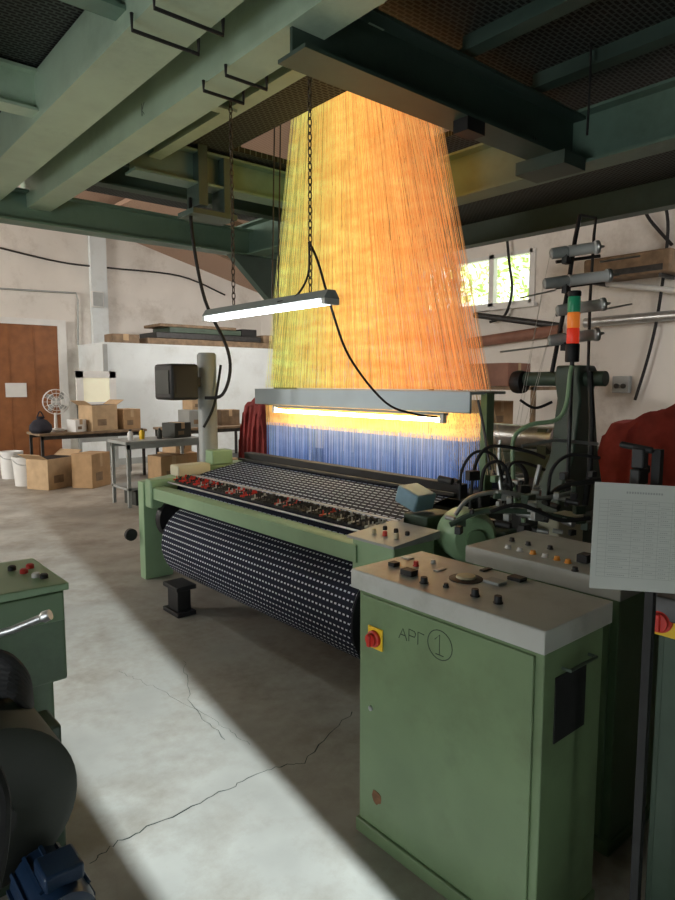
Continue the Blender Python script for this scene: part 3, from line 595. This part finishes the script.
p = atx(662,620,1.80); rot_switch(c3, Vector((1.80,p.y,p.z)), (-1,0,0), .032)
ctr = pt(640,540,1.55)
o = thing('document_stand', 'black stand with clamp holding a printed sheet at the right', 'stand', (ctr.x+.06,ctr.y,0))
MB().box(ctr.x+.04,ctr.y-.02,0.0,ctr.x+.06,ctr.y+.0,1.44).box(ctr.x-.06,ctr.y-.12,0,ctr.x+.19,ctr.y+.13,.02).build('post','rubber',o)
cb = pt(640,458,1.57)
MB().rbox((cb.x,cb.y,cb.z),(.03,.03,.05)).rbox((cb.x,cb.y,cb.z-.045),(.05,.025,.04)).cyl((cb.x,cb.y-.03,cb.z+.02),(cb.x,cb.y+.05,cb.z+.03),.008).rbox((cb.x+.02,cb.y,cb.z-.03),(.05,.015,.02)).build('clamp','black',o,.004)
Rp = Matrix.Rotation(math.radians(-46),3,'Z') @ Matrix.Rotation(math.radians(2.5),3,'Y') @ Matrix.Rotation(math.radians(-6),3,'X')
pc = pt(644,538,1.52)
sh = tag(MB().rbox((0,0,0),(.236,.0008,.250),Rp).build('printed_sheet','paper',local=True), 'printed sheet with faint table lines clamped on the black stand', 'paper'); sh.location = pc; W[sh] = pc
ln = MB(); random.seed(9)
def onp(u,v): return Rp @ Vector((u,-.0008,v))
def seg(u0,v0,u1,v1,w=.0006):
    a=onp(u0,v0); b=onp(u1,v1); d_=(b-a).normalized(); nrm=(Rp@Vector((0,-1,0))); s2=d_.cross(nrm)*w; ln.add([a-s2,b-s2,b+s2,a+s2],[(0,1,2,3)])
for v in range(20):
    vv = .085-.0095*v; seg(-.105,vv,.105,vv,.0003)
for u in (-.105,-.085,-.03,.0,.03,.06,.085,.105): seg(u,.085,u,-.095,.0003)
for v in range(19):
    for (ua,ub) in ((-.08,-.035),(-.025,-.005),(.005,.025),(.035,.055),(.065,.08)):
        if random.random()<.75:
            vv=.080-.0095*v; x=ua
            while x<ua+(ub-ua)*random.uniform(.5,1): seg(x,vv,x+.003,vv,.0008); x+=.0045
for x in range(14): seg(-.045+x*.006,.104,-.041+x*.006,.104,.0024)
ln.build('print','grey',sh,local=True,smooth=False)
# ------------------------------------------------------------------ left foreground machine
o = thing('side_machine', 'green side machine with push buttons, drum and blue motor at left edge', 'machine', (.45,2.3,0))
MB().box(.1,2.24,.58,.69,2.62,.90).box(.16,2.3,0,.66,2.6,.58).build('body','mgreen',o,.01)
MB().box(.12,2.215,.80,.68,2.24,.90).build('front_panel','green',o,.005)
tp = MB().prism([(.08,.90),(.70,.90),(.70,.925),(.08,.935)],'y',2.22,2.63).build('top_plate','green2',o,.004)
for k,(x,y,m) in enumerate(((12,570,'black'),(24,573,'red'),(36,577,'white'),(30,568,'red'),(44,578,'black'))):
    q = atz(x,y,.93); MB().lathe([(.014,0),(.014,.012),(.010,.016)],q,(0,0,1),16).build('push_button',m,tp)
MB().box(.20,2.10,0,.62,2.24,.50).build('frame_plate','gdark',o,.01)
MB().lathe([(.10,0.005),(.20,.0),(.23,.02),(.23,.40),(.20,.42)],(.355,1.84,.44),(0,1,0),44).build('drum','drum',o)
MB().lathe([(.03,-.05),(.05,-.05),(.05,0)],(.355,1.84,.44),(0,1,0),20).build('drum_shaft','dsteel',o)
mo = MB().lathe([(.05,0),(.078,.01),(.082,.04),(.082,.22),(.07,.24)],(.46,1.58,.24),(0,1,0),28).build('motor','blue',o)
MB().box(.42,1.62,.315,.52,1.72,.36).build('terminal_box','blue',mo,.008)
for k in range(12):
    a_ = 2*PI*k/12; MB().rbox((.46+.085*math.cos(a_),1.72,.24+.085*math.sin(a_)),(.010,.16,.010),Matrix.Rotation(-a_,3,'Y')).build('fin','blue',mo)
MB().box(.36,1.60,0,.56,1.80,.16).build('motor_foot','gdark',o,.01)
MB().tube([pt(-6,635,1.95),pt(12,630,1.95),pt(46,616,1.95)],.012,10).lathe([(.012,-.01),(.018,0),(.016,.02)],pt(44,617,1.95),(pt(46,616,1.95)-pt(12,630,1.95)),14).build('lever','steel',o)
for k in range(8): MB().tube([pt(-8,652+k*7,1.9+.02*k),pt(10,658+k*5,1.92),pt(26,678+k*4,1.98),pt(30,705,2.1)],.013,8,sm=4).build('cable','rubber',o)
MB().tube([pt(-5,770,1.5),pt(4,800,1.5),pt(2,850,1.5),pt(-6,890,1.5)],.015,8,sm=5).build('cable','rubber',o)
# ------------------------------------------------------------------ background
def bench(x0,x1,y0,y1,h,lab,top,legm,shelf=True):
    o = thing('workbench', lab, 'table', ((x0+x1)/2,(y0+y1)/2,0))
    MB().box(x0,y0,h-.04,x1,y1,h).build('table_top',top,o,.005)
    for x in (x0+.03,x1-.07):
        for y in (y0+.03,y1-.07): MB().box(x,y,0,x+.04,y+.04,h-.04).build('leg',legm,o)
    MB().box(x0+.03,y0+.03,h-.1,x1-.03,y0+.06,h-.04).box(x0+.03,y1-.06,h-.1,x1-.03,y1-.03,h-.04).build('rail',legm,o)
    if shelf: MB().box(x0+.03,y0+.03,.22,x1-.03,y1-.03,.25).build('shelf',legm,o)
    return o
bench(3.25,4.35,7.9,8.5,.85,'grey metal table with lower shelf behind the loom end','grey','grey')
bench(3.0,4.75,10.6,11.3,.80,'wooden workbench with boxes and a fan at the far left','plank','dsteel',False)
bench(4.9,6.6,10.0,10.7,.82,'further workbench against the white partition','plank','dsteel')
def carton(px,py,zb,w,dp,h,rz,lab,m='card',open_=False,ctr=None):
    p = atz(px,py,zb) if ctr is None else Vector(ctr)
    o = thing('cardboard_box', lab, 'box', p); o.rotation_euler.z = rz
    MB().box(-w/2,-dp/2,0,w/2,dp/2,h).build('body',m,o,.006,local=True)
    if open_:
        for s in (-1,1): MB().rbox((s*(w/2+w*.14),0,h+.04),(w*.32,dp,.008),Matrix.Rotation(s*-.5,3,'Y')).build('flap',m,o,local=True)
        MB().box(-w/2+.01,-dp/2+.01,h-.001,w/2-.01,dp/2-.01,h+.002).build('inside_shade','black',o,local=True)  # black sheet on a solid box stands for its shaded hollow
    else: MB().box(-.03,-dp/2-.002,h*.6,.03,dp/2+.002,h+.002).build('tape','card2',o,local=True)
    MB().box(-w*.3,-dp/2-.003,h*.2,w*.05,-dp/2,h*.45).build('print_patch','plank',o,local=True)
    return o
carton(52,487,0,.55,.42,.46,.5,'large cardboard box on the floor under the far workbench','card2',True)
carton(92,486,0,.46,.36,.52,.6,'tall cardboard box on the floor right beside the open floor box')
carton(0,0,0,.50,.36,.42,.3,'open cardboard box standing on the far workbench','card2',True,(4.02,10.88,.80))
carton(0,0,0,.34,.36,.34,.2,'closed cardboard box at the right end of the far workbench','card',False,(4.53,10.95,.80))
carton(0,0,0,.40,.34,.36,.1,'cardboard box stored on the lower shelf of the grey metal table','card',False,(3.95,8.2,.255))
carton(0,0,0,.3,.25,.20,.3,'small dark box on top of the grey metal table','drum',False,(4.1,8.2,.85))
carton(0,0,0,.45,.35,.3,.1,'low grey box on the bench by the partition','grey',False,(5.5,10.3,.82))
carton(0,0,0,.35,.3,.28,-.2,'darker box at the right of the bench by the partition','plank',False,(6.2,10.35,.82))
carton(0,0,0,.30,.28,.22,.15,'small pale box resting on the low grey box by the partition','card2',False,(5.5,10.3,1.125))
carton(0,0,0,.40,.3,.19,.1,'flat dark crate on the floor under the grey metal table','drum',False,(3.6,8.2,0))
carton(0,0,0,.5,.4,.5,-.1,'brown box on the floor between the grey table and the partition bench','card',False,(4.7,9.4,0))
carton(0,0,0,.34,.3,.3,.3,'small box stacked on the brown floor box near the grey table','card2',False,(4.7,9.4,.505))
carton(0,0,0,.45,.4,.36,.2,'squat box on the floor right of the brown floor box','card2',False,(5.4,9.3,0))
carton(0,0,0,.22,.2,.2,.4,'little white box on the far workbench beside the fan','white',False,(3.62,10.75,.80))
for px,py,lab in ((26,485,'white plastic tub on the floor left of the cardboard boxes'),(12,478,'second pale tub behind the first at the far left')):
    p = atz(px,py,0); o = thing('tub', lab, 'tub', p)
    MB().lathe([(.15,0),(.18,.42),(.19,.42),(.19,.45),(.17,.45),(.14,.02)],p,(0,0,1),24).build('body','white',o)
    MB().tube([(p.x-.19,p.y,.42),(p.x-.12,p.y-.15,.34),(p.x+.12,p.y-.15,.34),(p.x+.19,p.y,.42)],.006,6,sm=4).build('handle','steel',o)
p = Vector((3.35,11.1,.80)); q = aty(55,405,11.1); p.x = q.x
o = thing('table_fan', 'white round table fan on the far workbench', 'fan', p)
MB().lathe([(.13,0),(.13,.03),(.03,.05),(.02,.30)],p,(0,0,1)).build('base','white',o)
fc = Vector((p.x,p.y-.06,p.z+.48)); ax = Vector((-.2,-1,0)).normalized()
cg = MB(); u = ax.orthogonal().normalized(); w = ax.cross(u)
for rr, off in ((.20,0),(.20,.1),(.14,-.03),(.08,-.045)):
    cg.tube([fc-ax*(off-.05)+u*(rr*math.cos(k*PI/12))+w*(rr*math.sin(k*PI/12)) for k in range(24)],.006,5,closed=True)
for k in range(16):
    a_ = 2*PI*k/16; dr = u*math.cos(a_)+w*math.sin(a_); cg.tube([fc+ax*.1,fc+ax*.08+dr*.12,fc+ax*.05+dr*.2,fc-ax*.05+dr*.2],.003,4)
cg.build('cage','white',o)
for k in range(4):
    a_ = 2*PI*k/4; dr = u*math.cos(a_)+w*math.sin(a_); tr = w*math.cos(a_)-u*math.sin(a_)
    MB().add([fc,fc+dr*.17+tr*.06+ax*.02,fc+dr*.18,fc+dr*.12-tr*.05-ax*.02],[(0,1,2,3)]).build('blade','grey',o)
MB().cyl(fc-ax*.14,fc-ax*.02,.06).build('motor','white',o)
p = Vector((3.08,10.8,.80)); o = thing('cloth_bag', 'dark cloth bag slumped at the left end of the far workbench', 'bag', p)
MB().lathe([(.13,0),(.17,.05),(.16,.13),(.10,.2),(.05,.22),(.06,.26)],p,(0,0,1),18).build('body','cloth_dark',o); MB().tube([p+Vector((-.05,0,.24)),p+Vector((0,0,.34)),p+Vector((.06,0,.24))],.01,6,sm=4).build('strap','cloth_dark',o)
jl = ['white bottle left on the grey metal table','yellow can in the middle of the grey metal table','dark tin by the small box on the grey metal table']
for k in range(3):
    p = Vector((3.4+.2*k,8.1+.1*(k%2),.85)); o = thing('bottle', jl[k], 'bottle', p)
    MB().lathe([(.03,0),(.035,.01),(.035,.09),(.02,.12)],p,(0,0,1),16).build('body',['white','yellow','drum'][k],o); MB().lathe([(.016,.12),(.016,.14)],p,(0,0,1),12).build('cap','black',o)
def drape(name,lab,x0,x1,y0,y1,hf,m,nx=26,ny=26,seed=1):
    random.seed(seed); vs=[]; fs=[]
    for i in range(nx+1):
        for j in range(ny+1):
            u=i/nx; v=j/ny; e=min(u,1-u,v,1-v)
            z=hf(u,v)*(1 if e>.12 else (e/.12)**.35*.95); z=max(.02,z)
            fo=.025*math.sin(v*31+u*4)+.02*math.sin(u*27+v*9)
            vs.append((x0+(x1-x0)*u+ (fo if e<.15 else fo*.2), y0+(y1-y0)*v+(fo if e<.15 else 0), z+(fo*.7 if e>.05 else 0)))
    for i in range(nx):
        for j in range(ny): k=i*(ny+1)+j; fs.append((k,k+1,k+ny+2,k+ny+1))
    zmin=min(v[2] for v in vs); vs=[(x,y,z-zmin) for x,y,z in vs]
    return tag(MB().add(vs,fs).build(name,m), lab, 'cloth')
drape('dust_cover','crumpled red cloth cover over the machine near the right wall',5.5,6.9,1.6,3.1,lambda u,v:1.66-.50*v**1.1-.05*u,'cloth_red')
drape('dust_cover','dark red cloth bundle behind the far loom end',5.0,5.5,7.5,8.1,lambda u,v:1.38-.3*abs(u-.5),'cloth_red',seed=2)
o = thing('storage_rack','brown wooden storage rack behind the loom near the right wall','rack',(7.4,5.4,0))
for z_ in (.4,.95,1.5): MB().box(7.0,4.5,z_,7.7,6.2,z_+.04).build('shelf','plank',o)
for x in (7.0,7.65):
    for y in (4.5,6.15): MB().box(x,y,0,x+.05,y+.05,1.6).build('upright','plank',o)
carton(0,0,0,.5,.7,.3,0,'brown box on the top shelf of the wooden rack','pipe_red',False,(7.35,5.3,1.545))
carton(0,0,0,.5,.6,.35,0,'box on the middle shelf of the wooden rack','card',False,(7.35,5.5,.995))
o = thing('rear_machine','low dark green machine behind the loom by the right wall','machine',(6.4,3.9,0))
MB().box(5.6,3.4,0,6.8,4.4,.9).build('body','gdark',o,.02); MB().cyl((5.7,3.4,1.05),(5.7,4.4,1.05),.12).build('roller','steel',o); MB().box(5.6,3.45,.9,5.9,3.55,1.15).box(5.6,4.25,.9,5.9,4.35,1.15).build('bracket','gdark',o)
# ------------------------------------------------------------------ camera, light
cam = bpy.data.cameras.new('camera'); co = bpy.data.objects.new('camera', cam); C.objects.link(co); S.camera = co
co.location = CAM; co.rotation_euler = (PI/2+PITCH, 0, YAW)
cam.sensor_fit = 'VERTICAL'; cam.sensor_height = 24; cam.lens = F/900*24; cam.clip_start = .02
S.view_settings.view_transform = 'Standard'
def area(name, loc, tgt, sx, sy, power, col):
    L_ = bpy.data.lights.new(name,'AREA'); L_.shape='RECTANGLE'; L_.size=sx; L_.size_y=sy; L_.energy=power; L_.color=col
    o = bpy.data.objects.new(name,L_); C.objects.link(o); o.location=loc; o.rotation_euler=(Vector(tgt)-Vector(loc)).to_track_quat('-Z','Y').to_euler(); return o
area('door_daylight',(0.60,-4.2,3.0),(.95,2.4,0),.05,.5,1850,(.80,.93,1))
area('back_wall_fill',(-4.5,9.5,3.4),(5,13,2.4),2.4,1.4,490,(1,.95,.88))  # added fill to brighten the back wall; no window stands there
area('overhead_back',(6.8,9.8,3.6),(6.8,11.2,0),2.4,1.2,95,(1,.95,.9))
area('left_fill',(-3.5,1.5,1.0),(2.3,4.0,2.8),2,1.4,76,(.93,.99,1))
area('right_bay',(6.9,1.0,3.1),(9.1,4.5,1.8),1.5,1.0,46,(1,.97,.94))
sun = bpy.data.lights.new('sun','SUN'); sun.energy=14; sun.angle=.01; so=bpy.data.objects.new('sun',sun); C.objects.link(so); so.rotation_euler=Vector((.5,.05,-.87)).to_track_quat('-Z','Y').to_euler()
w = bpy.data.worlds.new('world'); S.world = w; w.use_nodes = True
bg = w.node_tree.nodes['Background']; bg.inputs['Color'].default_value=(.92,.97,.85,1); bg.inputs['Strength'].default_value=2.2
